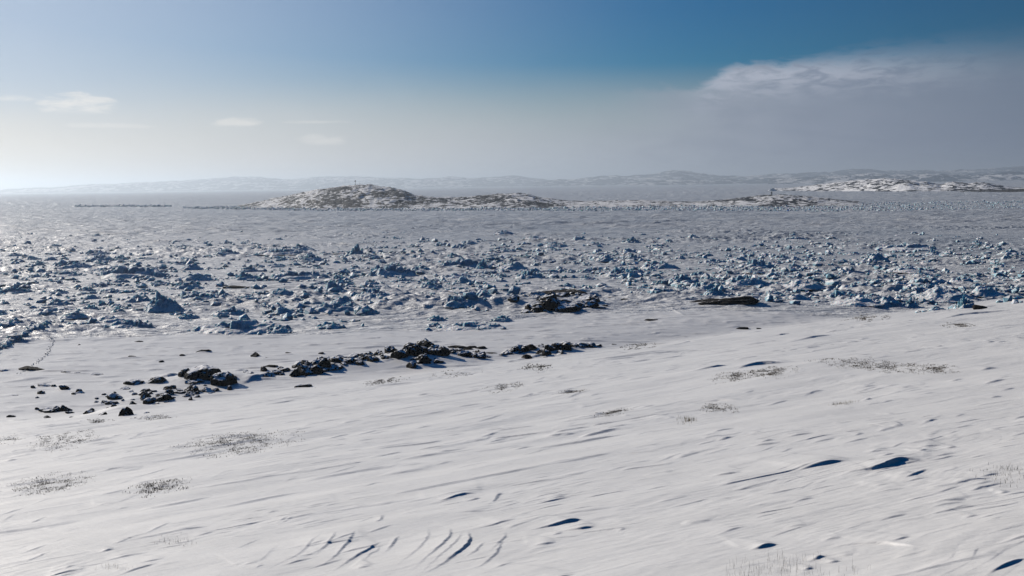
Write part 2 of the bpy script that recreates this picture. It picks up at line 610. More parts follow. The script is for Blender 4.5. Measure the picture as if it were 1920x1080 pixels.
M_SLOPE = snow_mat('wind_packed_snow', (0.69, 0.685, 0.675, 1), (0.75, 0.745, 0.735, 1), 4.0, (1, 2.6, 1), (0, 0, -R(29)), 0.5, 0.03)
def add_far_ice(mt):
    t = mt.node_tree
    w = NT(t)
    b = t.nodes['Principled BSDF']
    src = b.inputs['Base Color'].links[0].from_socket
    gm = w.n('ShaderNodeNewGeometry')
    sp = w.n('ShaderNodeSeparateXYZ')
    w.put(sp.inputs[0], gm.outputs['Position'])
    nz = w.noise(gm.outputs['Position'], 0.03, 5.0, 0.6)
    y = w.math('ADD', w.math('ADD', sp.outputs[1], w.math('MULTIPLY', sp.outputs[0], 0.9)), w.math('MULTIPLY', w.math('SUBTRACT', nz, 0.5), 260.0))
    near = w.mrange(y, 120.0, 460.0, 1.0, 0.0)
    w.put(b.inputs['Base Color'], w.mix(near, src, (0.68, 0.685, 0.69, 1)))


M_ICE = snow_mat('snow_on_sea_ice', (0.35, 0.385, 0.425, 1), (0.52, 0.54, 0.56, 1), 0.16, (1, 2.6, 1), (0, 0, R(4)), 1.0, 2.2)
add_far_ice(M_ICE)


def ice_mat():
    mt, w, b = new_mat('broken_sea_ice')
    co = w.n('ShaderNodeTexCoord').outputs['Object']
    gm = w.n('ShaderNodeNewGeometry')
    sp = w.n('ShaderNodeSeparateXYZ')
    w.put(sp.inputs[0], gm.outputs['True Normal'])
    n = w.noise(gm.outputs['Position'], 0.9, 5.0, 0.6)
    up = w.mrange(w.math('ADD', sp.outputs[2], w.math('MULTIPLY', w.math('SUBTRACT', n, 0.5), 0.6)), 0.36, 0.72)
    icec = w.ramp(n, [(0.3, (0.17, 0.38, 0.50)), (0.55, (0.34, 0.53, 0.63)), (0.75, (0.62, 0.73, 0.78))])
    w.put(b.inputs['Base Color'], w.mix(up, icec, (0.78, 0.79, 0.80, 1)))
    b.inputs['Roughness'].default_value = 0.6
    b.inputs['Specular IOR Level'].default_value = 0.3
    b.inputs['Subsurface Weight'].default_value = 0.3          # light soaking through the ice blocks
    b.inputs['Subsurface Radius'].default_value = (0.42, 0.8, 1.05)
    b.inputs['Subsurface Scale'].default_value = 0.6
    bp = w.n('ShaderNodeBump')
    bp.inputs['Strength'].default_value = 0.7
    bp.inputs['Distance'].default_value = 0.3
    w.put(bp.inputs['Height'], w.noise(gm.outputs['Position'], 2.2, 5.0, 0.65))
    w.t.links.new(bp.outputs[0], b.inputs['Normal'])
    return mt


M_HUM = ice_mat()


def rock_mat(name, snow=0.62, scale=1.6):
    mt, w, b = new_mat(name)
    gm = w.n('ShaderNodeNewGeometry')
    sp = w.n('ShaderNodeSeparateXYZ')
    w.put(sp.inputs[0], gm.outputs['Normal'])
    pos = gm.outputs['Position']
    n = w.noise(pos, scale, 6.0, 0.65)
    n2 = w.noise(pos, scale * 5, 4.0, 0.6)
    stone = w.ramp(w.math('ADD', w.math('MULTIPLY', n, 0.6), w.math('MULTIPLY', n2, 0.4)), [
        (0.3, (0.006, 0.006, 0.006)), (0.5, (0.015, 0.014, 0.013)), (0.66, (0.04, 0.036, 0.032)), (0.8, (0.09, 0.08, 0.072))])
    # snow lodged on ledges and in hollows that face up and towards the wind
    key = w.math('ADD', sp.outputs[2], w.math('MULTIPLY', w.math('SUBTRACT', n, 0.5), 1.5))
    mk = w.mrange(key, snow, snow + 0.12)
    w.put(b.inputs['Base Color'], w.mix(mk, stone, (0.86, 0.87, 0.89, 1)))
    b.inputs['Roughness'].default_value = 0.9
    b.inputs['Specular IOR Level'].default_value = 0.1
    bp = w.n('ShaderNodeBump')
    bp.inputs['Strength'].default_value = 0.8
    bp.inputs['Distance'].default_value = 0.12
    w.put(bp.inputs['Height'], w.math('ADD', n, w.math('MULTIPLY', n2, 0.4)))
    w.t.links.new(bp.outputs[0], b.inputs['Normal'])
    return mt


M_ROCK = rock_mat('dark_snow_dusted_rock', 0.72, 2.2)
M_ROCK2 = rock_mat('bare_dark_rock', 1.12)


def island_mat(name, amount, sx, tint=(0.035, 0.034, 0.036), snow=0.66):
    mt, w, b = new_mat(name)
    gm = w.n('ShaderNodeNewGeometry')
    pos = gm.outputs['Position']
    mp = w.mapping(pos, (1.0 / sx, 0.7 / sx, 3.2 / sx))
    n = w.noise(mp, 1.0, 7.0, 0.68, 0.5)
    n2 = w.noise(mp, 0.14, 4.0, 0.6)
    sp = w.n('ShaderNodeSeparateXYZ')
    w.put(sp.inputs[0], gm.outputs['Normal'])
    n = w.math('ADD', w.math('MULTIPLY', w.math('SUBTRACT', n, 0.5), 1.5), 0.5)
    key = w.math('ADD', n, w.math('MULTIPLY', w.math('SUBTRACT', n2, 0.5), 0.85))
    key = w.math('ADD', key, w.math('MULTIPLY', w.math('SUBTRACT', 0.95, sp.outputs[2]), 0.35))
    mk = w.mrange(key, 1 - amount, 1 - amount + 0.07)
    w.put(b.inputs['Base Color'], w.mix(mk, (snow, snow * 1.01, snow * 1.03, 1), (*tint, 1)))
    b.inputs['Roughness'].default_value = 0.75
    b.inputs['Specular IOR Level'].default_value = 0.2
    return mt


M_ISL = island_mat('snow_and_bare_rock', 0.54, 5.5, (0.008, 0.010, 0.015), 0.70)
M_ISL2 = island_mat('distant_snow_and_rock', 0.53, 12.0, (0.006, 0.008, 0.013), 0.82)
M_HILL = island_mat('far_snowy_hills', 0.60, 70.0, (0.05, 0.08, 0.12))

mt, w, b = new_mat('dry_heath_stems')
w.put(b.inputs['Base Color'], w.ramp(w.noise(w.n('ShaderNodeNewGeometry').outputs['Position'], 9.0, 3.0), [(0.35, (0.05, 0.04, 0.028)), (0.6, (0.13, 0.10, 0.065)), (0.75, (0.22, 0.175, 0.105))]))
b.inputs['Roughness'].default_value = 0.8
M_HEATH = mt
mt, w, b = new_mat('dry_straw')
w.put(b.inputs['Base Color'], w.ramp(w.noise(w.n('ShaderNodeNewGeometry').outputs['Position'], 9.0, 3.0), [(0.35, (0.16, 0.12, 0.06)), (0.7, (0.34, 0.27, 0.13))]))
b.inputs['Roughness'].default_value = 0.8
M_STRAW = mt
mt, w, b = new_mat('weathered_dark_metal')
w.put(b.inputs['Base Color'], w.ramp(w.noise(w.n('ShaderNodeTexCoord').outputs['Object'], 4.0, 3.0), [(0.3, (0.02, 0.02, 0.022)), (0.7, (0.05, 0.05, 0.05))]))
b.inputs['Roughness'].default_value = 0.6
M_METAL = mt

# ------------------------------------------------------------------ ground: one grid, split into land and sea ice
def build_ground():
    us = np.concatenate([np.linspace(-1.0, -0.57, 110, endpoint=False), np.linspace(-0.57, 0.57, 1500), np.linspace(0.57, 1.0, 111)[1:]])
    yy = np.exp(np.linspace(math.log(3.2), math.log(24000), 20000))
    ys = [3.2]
    while ys[-1] < 24000:
        y_ = ys[-1]
        if y_ < 6.5: dy = 0.03
        elif y_ < 150: dy = min(0.0022 * y_, max(0.011, 0.00018 * y_ * y_ / 2.4))
        elif y_ < 340: dy = 0.00044 * y_ * y_ / 20
        elif y_ < 1250: dy = 0.00018 * y_ * y_ / 20
        else: dy = 0.05 * y_
        ys.append(y_ + dy)
    ys = np.array(ys)
    Yg, Ug = np.meshgrid(ys, us, indexing='ij')
    Xg = Ug * Yg
    H = height(Xg, Yg)
    V = np.stack([Xg, Yg, H], -1).reshape(-1, 3)
    nr, nc = Yg.shape
    idx = np.arange(nr * nc, dtype=np.int32).reshape(nr, nc)
    Q = np.stack([idx[:-1, :-1], idx[:-1, 1:], idx[1:, 1:], idx[1:, :-1]], -1)
    # shoreline where the hummocks begin
    sp = [(-400, 655), (0, 655), (90, 642), (300, 634), (600, 634), (900, 620), (965, 604), (1130, 592), (1300, 588), (1430, 588), (1700, 600), (1920, 585), (2300, 560)]
    su, sy = [], []
    for p in sp:
        d = ray(*p)
        su.append(d[0]); sy.append(ICE / d[2])
    dsh = np.interp(us, su, sy)
    land = ys[:-1, None] < (dsh[None, :-1] * (1 + 0.02 * gn(us[:-1] * 20, us[:-1] * 0, 3)[None, :]))
    for name, mk, mat in (('snow_ground', land, M_SLOPE), ('sea_ice', ~land, M_ICE)):
        q = Q[mk]
        used = np.zeros(len(V), dtype=bool)
        used[q.ravel()] = True
        remap = np.cumsum(used) - 1
        me = npmesh(name, V[used], remap[q], mat, True)
        o = link(name, me)
        tag(o, kind='structure', label='smooth wind packed snow slope running down to the frozen shore' if name == 'snow_ground' else 'flat snow covered sea ice reaching to the horizon',
            cat='snow' if name == 'snow_ground' else 'sea ice')
    print('ground', nr, nc, flush=True)


build_ground()

# ------------------------------------------------------------------ islands and far hills
def strip_hill(name, prof, base_y, depth, mat, seed, rough, n_u=500, n_v=70, skew=0.45, label=None, cat='hill', crest_amp=0.0, fixed=None):
    """a hill whose skyline follows photo pixels; base_y gives the photo row of its foot, so its distance"""
    px = np.linspace(prof[0][0], prof[-1][0], n_u)
    top = np.interp(px, [p[0] for p in prof], [p[1] for p in prof])
    bx = np.interp(px, [p[0] for p in base_y], [p[1] for p in base_y])
    V = np.zeros((n_v, n_u, 3))
    for j in range(n_u):
        d0 = ray(px[j], bx[j])
        yb = ICE / d0[2] if fixed is None else fixed
        yc = yb + depth * skew
        dc = ray(px[j], top[j])
        zc = dc[2] * yc
        hc = max(zc - ICE, 0.0)
        t = np.linspace(0, 1, n_v)
        y = yb + depth * t
        # rounded section: rises to the crest then falls behind
        e = np.where(t < skew, np.sin(0.5 * np.pi * np.clip(t / skew, 0, 1)) ** 0.9, np.cos(0.5 * np.pi * np.clip((t - skew) / (1 - skew), 0, 1)) ** 1.3)
        V[:, j, 0] = dc[0] / 1.0 * y
        V[:, j, 1] = y
        V[:, j, 2] = ICE - 0.6 + (hc + 0.6) * e
    X, Yy = V[..., 0], V[..., 1]
    hh = np.clip((V[..., 2] - ICE) / (0.25 * (V[..., 2].max() - ICE)), 0, 1)
    lam = rough[1]
    n = fbm(X / lam, Yy / lam, seed, 5, 0.55)
    rg = 1 - np.abs(gn(X / (lam * 0.8), Yy / (lam * 0.5), seed + 3)) * 2
    V[..., 2] += hh * rough[0] * (0.8 * n + 0.5 * rg - 0.3)
    idx = np.arange(n_v * n_u, dtype=np.int32).reshape(n_v, n_u)
    Q = np.stack([idx[:-1, :-1], idx[:-1, 1:], idx[1:, 1:], idx[1:, :-1]], -1).reshape(-1, 4)
    o = link(name, npmesh(name, V.reshape(-1, 3), Q, mat, True))
    tag(o, label, cat, kind='structure')
    return V


ISL = strip_hill('island', [(420, 389), (440, 387), (500, 376), (560, 363), (600, 355), (640, 350), (665, 347), (690, 346), (715, 350), (740, 353.5), (757, 357), (768, 362), (780, 367), (800, 369), (850, 371), (880, 369), (900, 367), (940, 364), (970, 363), (990, 365), (1020, 372), (1060, 377), (1100, 378.5), (1150, 376.5), (1200, 377), (1250, 378), (1300, 379.5), (1350, 376), (1400, 371), (1440, 366.5), (1470, 366), (1500, 368), (1560, 374), (1620, 381), (1700, 386.5)],
           [(420, 390), (600, 392), (800, 392), (1000, 391), (1300, 389), (1600, 388), (1700, 387)], 260, M_ISL, 5, (1.3, 16.0), n_u=900, n_v=120, skew=0.42,
           label='low snowy island with dark rock patches and a rounded summit', cat='island')
strip_hill('island', [(1440, 357), (1450, 354), (1480, 353), (1500, 351), (1540, 345), (1580, 342), (1600, 340), (1640, 336), (1660, 335), (1680, 336), (1700, 338), (1740, 342), (1765, 347), (1775, 343), (1790, 341.5), (1805, 343), (1815, 345), (1830, 342), (1850, 344), (1872, 348), (1900, 352), (1990, 355), (2100, 354)],
           [(1440, 358), (1700, 359), (1920, 357), (2100, 356)], 420, M_ISL2, 25, (2.0, 30.0), n_u=500, n_v=80, skew=0.4,
           label='farther dark rocky island beyond the stone marker on the right', cat='island')
strip_hill('rocky_point', [(1800, 359), (1830, 356.5), (1870, 355.5), (1920, 354), (2000, 350), (2100, 350)],
           [(1800, 360), (2100, 360)], 90, M_ROCK2, 35, (0.4, 10.0), n_u=200, n_v=40,
           label='thin black rocky shore strip at the right edge below the far island', cat='shore')
# far coast
rngp = np.random.RandomState(4)
def coast(name, pts, base, depth, seed, amp, lam, label, mat=M_HILL, n_u=500, fixed=None):
    strip_hill(name, pts, base, depth, mat, seed, (amp, lam), n_u=n_u, n_v=70, skew=0.5, label=label, cat='hills', fixed=fixed)
coast('far_hills', [(1440, 338), (1490, 336), (1530, 332), (1560, 330), (1590, 327), (1650, 329), (1690, 328), (1740, 326.5), (1790, 329), (1840, 328), (1880, 324), (1920, 325), (2000, 322), (2300, 320)],
      [(1440, 340), (2300, 336)], 1300, 43, 14.0, 230.0, 'snowy coast hills streaked with blue shade behind the right island', fixed=6000)
coast('far_hills', [(1000, 344), (1050, 336), (1100, 334), (1150, 331), (1210, 328), (1255, 320), (1280, 321), (1320, 329), (1400, 331), (1480, 326), (1560, 322), (1600, 318.5), (1650, 321), (1720, 319), (1780, 322), (1850, 317), (1920, 312), (2100, 308), (2300, 310)],
      [(1000, 345), (2300, 330)], 2000, 53, 20.0, 420.0, 'faint blue hills along the horizon right of centre', fixed=9200)
coast('far_hills', [(-300, 362), (0, 357), (100, 351), (180, 346), (260, 344), (340, 340), (430, 333), (490, 331), (540, 337), (600, 333), (640, 330), (700, 333), (780, 336), (850, 332), (900, 334), (960, 331), (1010, 336), (1060, 341), (1120, 344)],
      [(-300, 362), (1120, 345)], 2200, 63, 20.0, 480.0, 'faint pale hills along the horizon above the island summit', fixed=11200)
coast('far_hills', [(1180, 342), (1240, 338), (1260, 336), (1290, 338), (1330, 337.5), (1360, 335), (1400, 337), (1430, 334), (1450, 332.5), (1480, 336), (1510, 339)],
      [(1180, 342), (1510, 339)], 900, 73, 6.0, 160.0, 'low white coast hills between the horizon ice and the blue hills', fixed=7600)

# ------------------------------------------------------------------ haze
def build_haze():
    mt = bpy.data.materials.new('pale_air')
    mt.use_nodes = True
    t = mt.node_tree
    t.nodes.clear()
    v = t.nodes.new('ShaderNodeVolumePrincipled')
    v.inputs['Color'].default_value = (0.74, 0.86, 1.0, 1)
    v.inputs['Density'].default_value = 0.00013
    v.inputs['Anisotropy'].default_value = 0.5
    o = t.nodes.new('ShaderNodeOutputMaterial')
    t.links.new(v.outputs[0], o.inputs['Volume'])
    x0, x1, y0, y1, z0, z1 = -26000, 26000, -300, 25000, -24, 180
    V = [(x, y, z) for z in (z0, z1) for y in (y0, y1) for x in (x0, x1)]
    Q = [(0, 2, 3, 1), (4, 5, 7, 6), (0, 1, 5, 4), (2, 6, 7, 3), (0, 4, 6, 2), (1, 3, 7, 5)]
    me = npmesh('haze', V, np.array(Q), mt, False)
    tag(link('haze', me), 'thin pale air veiling the far ice and hills', 'haze', kind='stuff')


build_haze()

# ------------------------------------------------------------------ ice hummocks
def hummock(seed, kind):
    rs = np.random.RandomState(seed)
    nx, ny = 76, 52
    gx, gy = np.meshgrid(np.linspace(-1, 1, nx), np.linspace(-1, 1, ny))
    jx = 0.035 * gn(gx * 7, gy * 7, seed)
    jy = 0.035 * gn(gx * 7 + 9, gy * 7, seed)
    x, y = gx + jx, gy + jy
    rad = np.sqrt(gx ** 2 + gy ** 2)
    edge = sst(1.0, 0.55, rad * (1 + 0.22 * gn(gx * 2.1, gy * 2.1, seed + 4)))
    mound = 0.42 * edge * (0.75 + 0.6 * gn(gx * 1.7, gy * 1.7, seed + 1)) + 0.07 * fbm(gx * 4, gy * 4, seed + 2, 4) * edge
    h = mound.copy()
    nb = {'pile': 60, 'ridge': 80, 'tower': 34, 'dome': 18, 'rubble': 70}[kind]
    if kind == 'dome':
        h = h + 0.45 * sst(0.75, 0.1, rad * (1 + 0.2 * gn(gx * 3, gy * 3, seed + 8)))
    for k in range(nb):
        a = rs.uniform(0, 6.28)
        rr = rs.uniform(0, 1) ** 0.7 * 0.78
        cx, cy = rr * math.cos(a), rr * math.sin(a) * 0.8
        env = max(0.0, 1 - (rr / 0.85) ** 1.6)
        top = 0.1 + 0.85 * env * rs.uniform(0.3, 1.0) ** 1.3
        if kind == 'rubble': top *= 0.7
        sx, sy = rs.uniform(0.03, 0.15), rs.uniform(0.03, 0.11)
        if kind == 'tower' and k < 3:
            cx, cy = (-0.15, 0.05, 0.2)[k], (0.0, 0.1, -0.1)[k]
            top = (1.0, 0.75, 0.6)[k]
            sx, sy = 0.11, 0.1
        if kind == 'ridge':
            cy *= 0.45
            cx = rs.uniform(-0.85, 0.85)
            top = (0.2 + 0.75 * rs.uniform(0.2, 1.0) ** 1.4) * (1 - 0.75 * abs(cx)) + 0.1
        ro = rs.uniform(0, 3.14)
        c, s_ = math.cos(ro), math.sin(ro)
        u = (x - cx) * c + (y - cy) * s_
        v = -(x - cx) * s_ + (y - cy) * c
        tx, ty = rs.uniform(-1.3, 1.3), rs.uniform(-1.3, 1.3)
        hb = top + tx * u + ty * v - 0.35 * np.maximum(0, np.abs(u) / sx - 0.75) - 0.35 * np.maximum(0, np.abs(v) / sy - 0.75)
        ins = (np.abs(u) < sx) & (np.abs(v) < sy)
        h = np.where(ins, np.maximum(h, hb), h)
    hp = np.pad(h, 1, mode='edge')
    h = 0.6 * h + 0.10 * (hp[:-2, 1:-1] + hp[2:, 1:-1] + hp[1:-1, :-2] + hp[1:-1, 2:])
    h = h + 0.03 * fbm(gx * 9, gy * 9, seed + 6, 2) * edge
    h = np.where(rad > 0.99, -0.12, h - 0.05 * (1 - edge))
    # drift tail to leeward (right)
    V = np.stack([x, y, h], -1).reshape(-1, 3)
    idx = np.arange(nx * ny, dtype=np.int32).reshape(ny, nx)
    Q = np.stack([idx[:-1, :-1], idx[:-1, 1:], idx[1:, 1:], idx[1:, :-1]], -1).reshape(-1, 4)
    keep = ~np.all(V[Q][:, :, 2] < -0.04, axis=1)
    return npmesh('ice_hummock', V, Q[keep], M_HUM, False)


KINDS = ['pile', 'pile', 'pile', 'pile', 'ridge', 'ridge', 'ridge', 'tower', 'tower', 'dome', 'dome', 'rubble', 'rubble', 'pile', 'ridge', 'rubble']
HP = {}
PROTO = []
for k, kd in enumerate(KINDS):
    me = hummock(100 + 7 * k, kd)
    PROTO.append(me)
    HP.setdefault(kd, []).append(me)

RND = random.Random(11)


def place_hummock(px, py, wpx, hpx, kind, label, group, var=None, rz=None, deep=0.75):
    d = ray(px, py)
    X, Yd = hit(px, py)
    sc = Yd / F
    wd, ht = wpx * sc, hpx * sc
    me = HP[kind][(var if var is not None else RND.randrange(9)) % len(HP[kind])]
    yc = Yd + 0.35 * wd * deep
    X = X * yc / Yd
    z = float(height(np.array([X]), np.array([yc]))[0])
    z = min(z, float(base_z(np.array([X]), np.array([yc]))[0]) + 0.6)
    rz = RND.uniform(-0.25, 0.25) + (math.pi if RND.random() < 0.5 else 0) if rz is None else rz
    o = link('ice_hummock', me, (X, yc, z - 0.05), rz, (wd * 0.62, wd * 0.62 * deep, ht * 0.84))
    tag(o, label, 'ice hummock', group)
    return o


G_UNI = 'large ice hummocks standing out of the pack'
UNIQUE = [  # base centre px, base py, width, height, kind, label
    (306, 586, 62, 36, 'tower', 'tall blocky ice hummock with rounded pillar on its right, left of frame'),
    (455, 625, 150, 24, 'ridge', 'long low blue ice ridge nearest the shore on the left'),
    (520, 624, 50, 16, 'pile', 'ragged ice lump at the right end of the long near ridge'),
    (618, 617, 52, 17, 'pile', 'low ice pile on open snow right of the long near ridge'),
    (640, 573, 44, 19, 'dome', 'smooth blue ice dome with a pointed block at its left'),
    (668, 480, 32, 24, 'tower', 'slim ice pinnacle standing among low far hummocks'),
    (860, 580, 62, 24, 'pile', 'snow draped ice mound with drift tail just left of the dark outcrop'),
    (818, 602, 30, 14, 'pile', 'small pale ice heap below the snow draped mound'),
    (816, 613, 26, 11, 'pile', 'small pale ice knob in front of the pale heap'),
    (880, 618, 100, 12, 'ridge', 'low curving ice ridge nearest the shore left of the dark outcrop'),
    (940, 603, 34, 13, 'pile', 'pale ice heap at the far right end of the low curving ridge'),
    (245, 616, 74, 18, 'ridge', 'sloping heap of ice slabs left of the long near ridge'),
    (205, 606, 60, 13, 'dome', 'smooth snowed over ice swell left of the sloping slab heap'),
    (378, 563, 66, 14, 'ridge', 'low wall of toothed ice blocks behind the blocky pillar'),
    (30, 552, 54, 16, 'ridge', 'flat topped blue ice slab at the left frame edge'),
    (110, 573, 42, 16, 'pile', 'spiky ice pile on open snow near the left edge'),
    (172, 581, 26, 13, 'pile', 'small peaked ice pile between the spiky pile and the pillar'),
    (222, 588, 24, 12, 'tower', 'small leaning ice block on open snow left of the pillar'),
    (250, 521, 110, 24, 'ridge', 'long dark blue ice wall in the left middle of the pack'),
    (365, 527, 60, 16, 'dome', 'rounded ice mound at the right end of the dark ice wall'),
    (130, 505, 72, 20, 'pile', 'broad blue ice heap behind the dark wall on the left'),
    (735, 519, 70, 22, 'ridge', 'long ice rampart with crest peaks left of centre'),
    (625, 546, 34, 22, 'dome', 'round topped ice boulder just behind the smooth dome'),
    (865, 503, 76, 22, 'ridge', 'wide ice rampart with teeth on its right end at centre'),
    (905, 505, 20, 20, 'tower', 'toothed ice peak on the right end of the wide rampart'),
    (945, 441, 28, 9, 'pile', 'lone blue ice heap on the far smooth ice near centre'),
    (1640, 492, 42, 20, 'dome', 'bright rounded ice hummock alone in the right part of the pack'),
    (1700, 470, 90, 13, 'ridge', 'long thin dark ice wall far off in the right part of the pack'),
    (1690, 538, 44, 16, 'dome', 'pale pointed ice hummock lit on its left side'),
    (1660, 574, 50, 22, 'dome', 'big sunlit ice hummock near the shore right of the black slab'),
    (1705, 578, 30, 19, 'tower', 'narrow sunlit ice block next to the big sunlit hummock'),
    (1810, 578, 32, 28, 'tower', 'tall stacked ice tower near the shore at far right'),
    (1845, 558, 56, 20, 'dome', 'bright snow faced ice hummock behind the stacked ice tower'),
    (1605, 575, 80, 14, 'dome', 'long smooth ice swell just behind the shore right of the black slab'),
    (1757, 584, 34, 12, 'pile', 'low pale ice pile at the foot of the right slope'),
    (1580, 560, 74, 24, 'pile', 'broad jumble of dark ice blocks behind the smooth swell'),
    (1490, 505, 40, 16, 'pile', 'peaked ice hummock alone right of centre'),
    (1420, 505, 62, 26, 'pile', 'tall stepped ice heap right of centre'),
    (1395, 538, 66, 22, 'pile', 'wide broken ice heap behind the black slab'),
    (1235, 505, 60, 20, 'pile', 'ice heap with sunlit left flank behind the dark outcrop'),
    (1280, 535, 60, 26, 'pile', 'large tumbled ice pile between the outcrop and the black slab'),
    (1310, 520, 32, 18, 'pile', 'peaked blue ice block behind the large tumbled pile'),
    (1340, 556, 34, 20, 'tower', 'upright ice block close behind the left end of the black slab'),
    (1165, 520, 62, 20, 'pile', 'ragged ice heap directly behind the right end of the outcrop'),
    (1450, 560, 50, 15, 'dome', 'low rounded ice hummock behind the right end of the black slab'),
    (1490, 565, 46, 12, 'dome', 'small snow capped ice hummock right of the black slab'),
]
hrng = np.random.RandomState(3)
taken = []
for a in UNIQUE:
    place_hummock(a[0], a[1], a[2] * 1.1, a[3] * 1.15, a[4], a[5], G_UNI)
    taken.append((a[0], a[1], a[2]))

LOWX = [0, 120, 300, 560, 650, 800, 930, 965, 1130, 1230, 1300, 1430, 1700, 1800, 1920]
LOWY = [618, 610, 608, 612, 608, 590, 580, 552, 550, 556, 560, 568, 578, 572, 566]


def field_ok(px, py):
    lo = np.interp(px, LOWX, LOWY)
    return py < lo


def density(px, py):
    lo = np.interp(px, LOWX, LOWY)
    fade = float(sst(-2, 34 if px < 950 else 14, np.array([lo - py]))[0])
    dv = float(sst(436, 475, np.array([py]))[0])
    nz = float(gn(np.array([px / 170.0]), np.array([py / 26.0]), 303)[0])
    near = 0.45 if (px < 950 and py > 555) else 1.0
    if 380 < px < 560 and 528 < py < 552: near = 0.1
    return dv * near * (0.25 + 0.75 * fade) * (0.55 + 0.7 * nz)


ZX = [(-60, 330, 'at the left side of the pack'), (330, 640, 'left of centre in the pack'), (640, 960, 'at the centre of the pack'), (960, 1290, 'behind the dark outcrop'), (1290, 1600, 'right of centre in the pack'), (1600, 1990, 'at the right side of the pack')]
ZY = [(430, 478, 'far'), (478, 520, 'middle'), (520, 640, 'near')]
KW = {'pile': 'jagged', 'ridge': 'long low', 'tower': 'peaked', 'dome': 'rounded', 'rubble': 'rubbly'}
count = 0
tries = 0
while count < 246 and tries < 60000:
    tries += 1
    px = hrng.uniform(-60, 1980)
    py = 440 + 180 * hrng.uniform(0, 1) ** 1.15
    if not field_ok(px, py): continue
    if hrng.uniform() > density(px, py) * 1.1: continue
    Y0 = 20 * F / (py - (360 - 0.0145 * px))
    big = hrng.uniform() ** 2.0
    ht = 0.9 + 1.7 * big
    wd = ht * hrng.uniform(2.0, 3.6)
    kd = ['pile', 'pile', 'pile', 'ridge', 'rubble', 'dome', 'tower'][hrng.randint(7)]
    if kd == 'ridge': wd *= 1.6; ht *= 0.8
    if kd == 'rubble': ht *= 0.7
    wpx, hpx = wd * F / Y0, ht * F / Y0
    bad = False
    for tx, ty, tw in taken:
        if abs(px - tx) < 0.42 * (wpx + tw) and abs(py - ty) < 7: bad = True; break
    if bad: continue
    taken.append((px, py, wpx))
    zx = next((z[2] for z in ZX if z[0] <= px < z[1]), ZX[-1][2])
    zy = next((z[2] for z in ZY if z[0] <= py < z[1]), 'near')
    place_hummock(px, py, wpx, hpx, kd, '%s ice hummock in the %s rows %s' % (KW[kd], zy, zx), '%s %s ice hummocks %s' % (zy, KW[kd], zx))
    count += 1
print('hummocks', count)


def ico(sub):
    import bmesh
    bm = bmesh.new()
    bmesh.ops.create_icosphere(bm, subdivisions=sub, radius=1.0)
    V = np.array([v.co[:] for v in bm.verts])
    T = np.array([[v.index for v in f_.verts] for f_ in bm.faces])
    bm.free()
    return V, T


I1, T1 = ico(1)
I2, T2 = ico(2)
I3, T3 = ico(4)


def facet(V, rs, n=11, lo=0.62):
    nrm = rs.normal(size=(n, 3))
    nrm /= np.linalg.norm(nrm, axis=1)[:, None]
    dd = rs.uniform(lo, 1.0, n)
    dots = V @ nrm.T
    rad = np.min(np.where(dots > 0.05, dd / np.maximum(dots, 0.05), 9), axis=1)
    return V * np.minimum(rad, 1.15)[:, None]


CH = [facet(I1, np.random.RandomState(60 + k), 8, 0.5) for k in range(14)]


def rubble(name, pts, label, cat='ice rubble', mat=None):
    """pts: world x, y, half width, height"""
    VV, TT = [], []
    o_ = 0
    rs = np.random.RandomState(len(pts))
    pts = np.array(pts)
    z0 = height(pts[:, 0], pts[:, 1])
    for (x, y, w_, h_), z in zip(pts, z0):
        c = CH[rs.randint(len(CH))]
        a = rs.uniform(0, 6.28)
        ca, sa = math.cos(a), math.sin(a)
        v = c * (w_, w_ * rs.uniform(0.5, 0.9), h_)
        tl = rs.uniform(-0.5, 0.5)
        v = np.stack([v[:, 0] * ca - v[:, 1] * sa, v[:, 0] * sa + v[:, 1] * ca, v[:, 2] + tl * v[:, 0] * h_ / w_], 1)
        VV.append(v + (x, y, z + 0.1 * h_))
        TT.append(T1 + o_)
        o_ += len(c)
    me = npmesh(name, np.concatenate(VV), np.concatenate(TT), mat or M_HUM, False)
    tag(link(name, me), label, cat, kind='stuff')


pts = []
tries = 0
while len(pts) < 9000 and tries < 200000:
    tries += 1
    px = hrng.uniform(-120, 2040)
    py = 436 + 190 * hrng.uniform(0, 1) ** 1.35
    if not field_ok(px, py - 4): continue
    nz = float(gn(np.array([px / 60.0]), np.array([py / 9.0]), 404)[0])
    if hrng.uniform() > max(0.02, density(px, py) * (0.25 + 1.2 * max(nz, 0))): continue
    X, Yd = hit(px, py)
    k = hrng.uniform(0, 1) ** 2.2
    wd = 0.3 + 1.2 * k
    pts.append((X, Yd, wd, wd * hrng.uniform(0.3, 0.75)))
    for _ in range(hrng.randint(0, 4)):
        w2 = wd * hrng.uniform(0.3, 0.8)
        pts.append((X + hrng.normal() * wd * 1.3, Yd + hrng.normal() * wd * 0.7, w2, w2 * hrng.uniform(0.3, 0.8)))
# clusters at the feet of the larger hummocks
for tx, ty, tw in taken:
    X, Yd = hit(tx, ty)
    ww = tw * Yd / F
    for _ in range(9):
        wd = hrng.uniform(0.15, 0.55)
        pts.append((X + hrng.normal() * ww * 0.5, Yd + abs(hrng.normal()) * ww * 0.35 - 0.1 * ww, wd, wd * hrng.uniform(0.4, 0.9)))
# thin line of blocks at the left edge
for _ in range(130):
    t = hrng.uniform()
    X, Yd = hit(-20 + 112 * t + hrng.normal() * 3, 664 - 54 * t + hrng.normal() * 3)
    wd = 0.2 + 0.8 * hrng.uniform() ** 3
    pts.append((X, Yd, wd, wd * 0.7))
rubble('ice_rubble', pts, 'countless small ice blocks scattered between the hummocks of the pack')

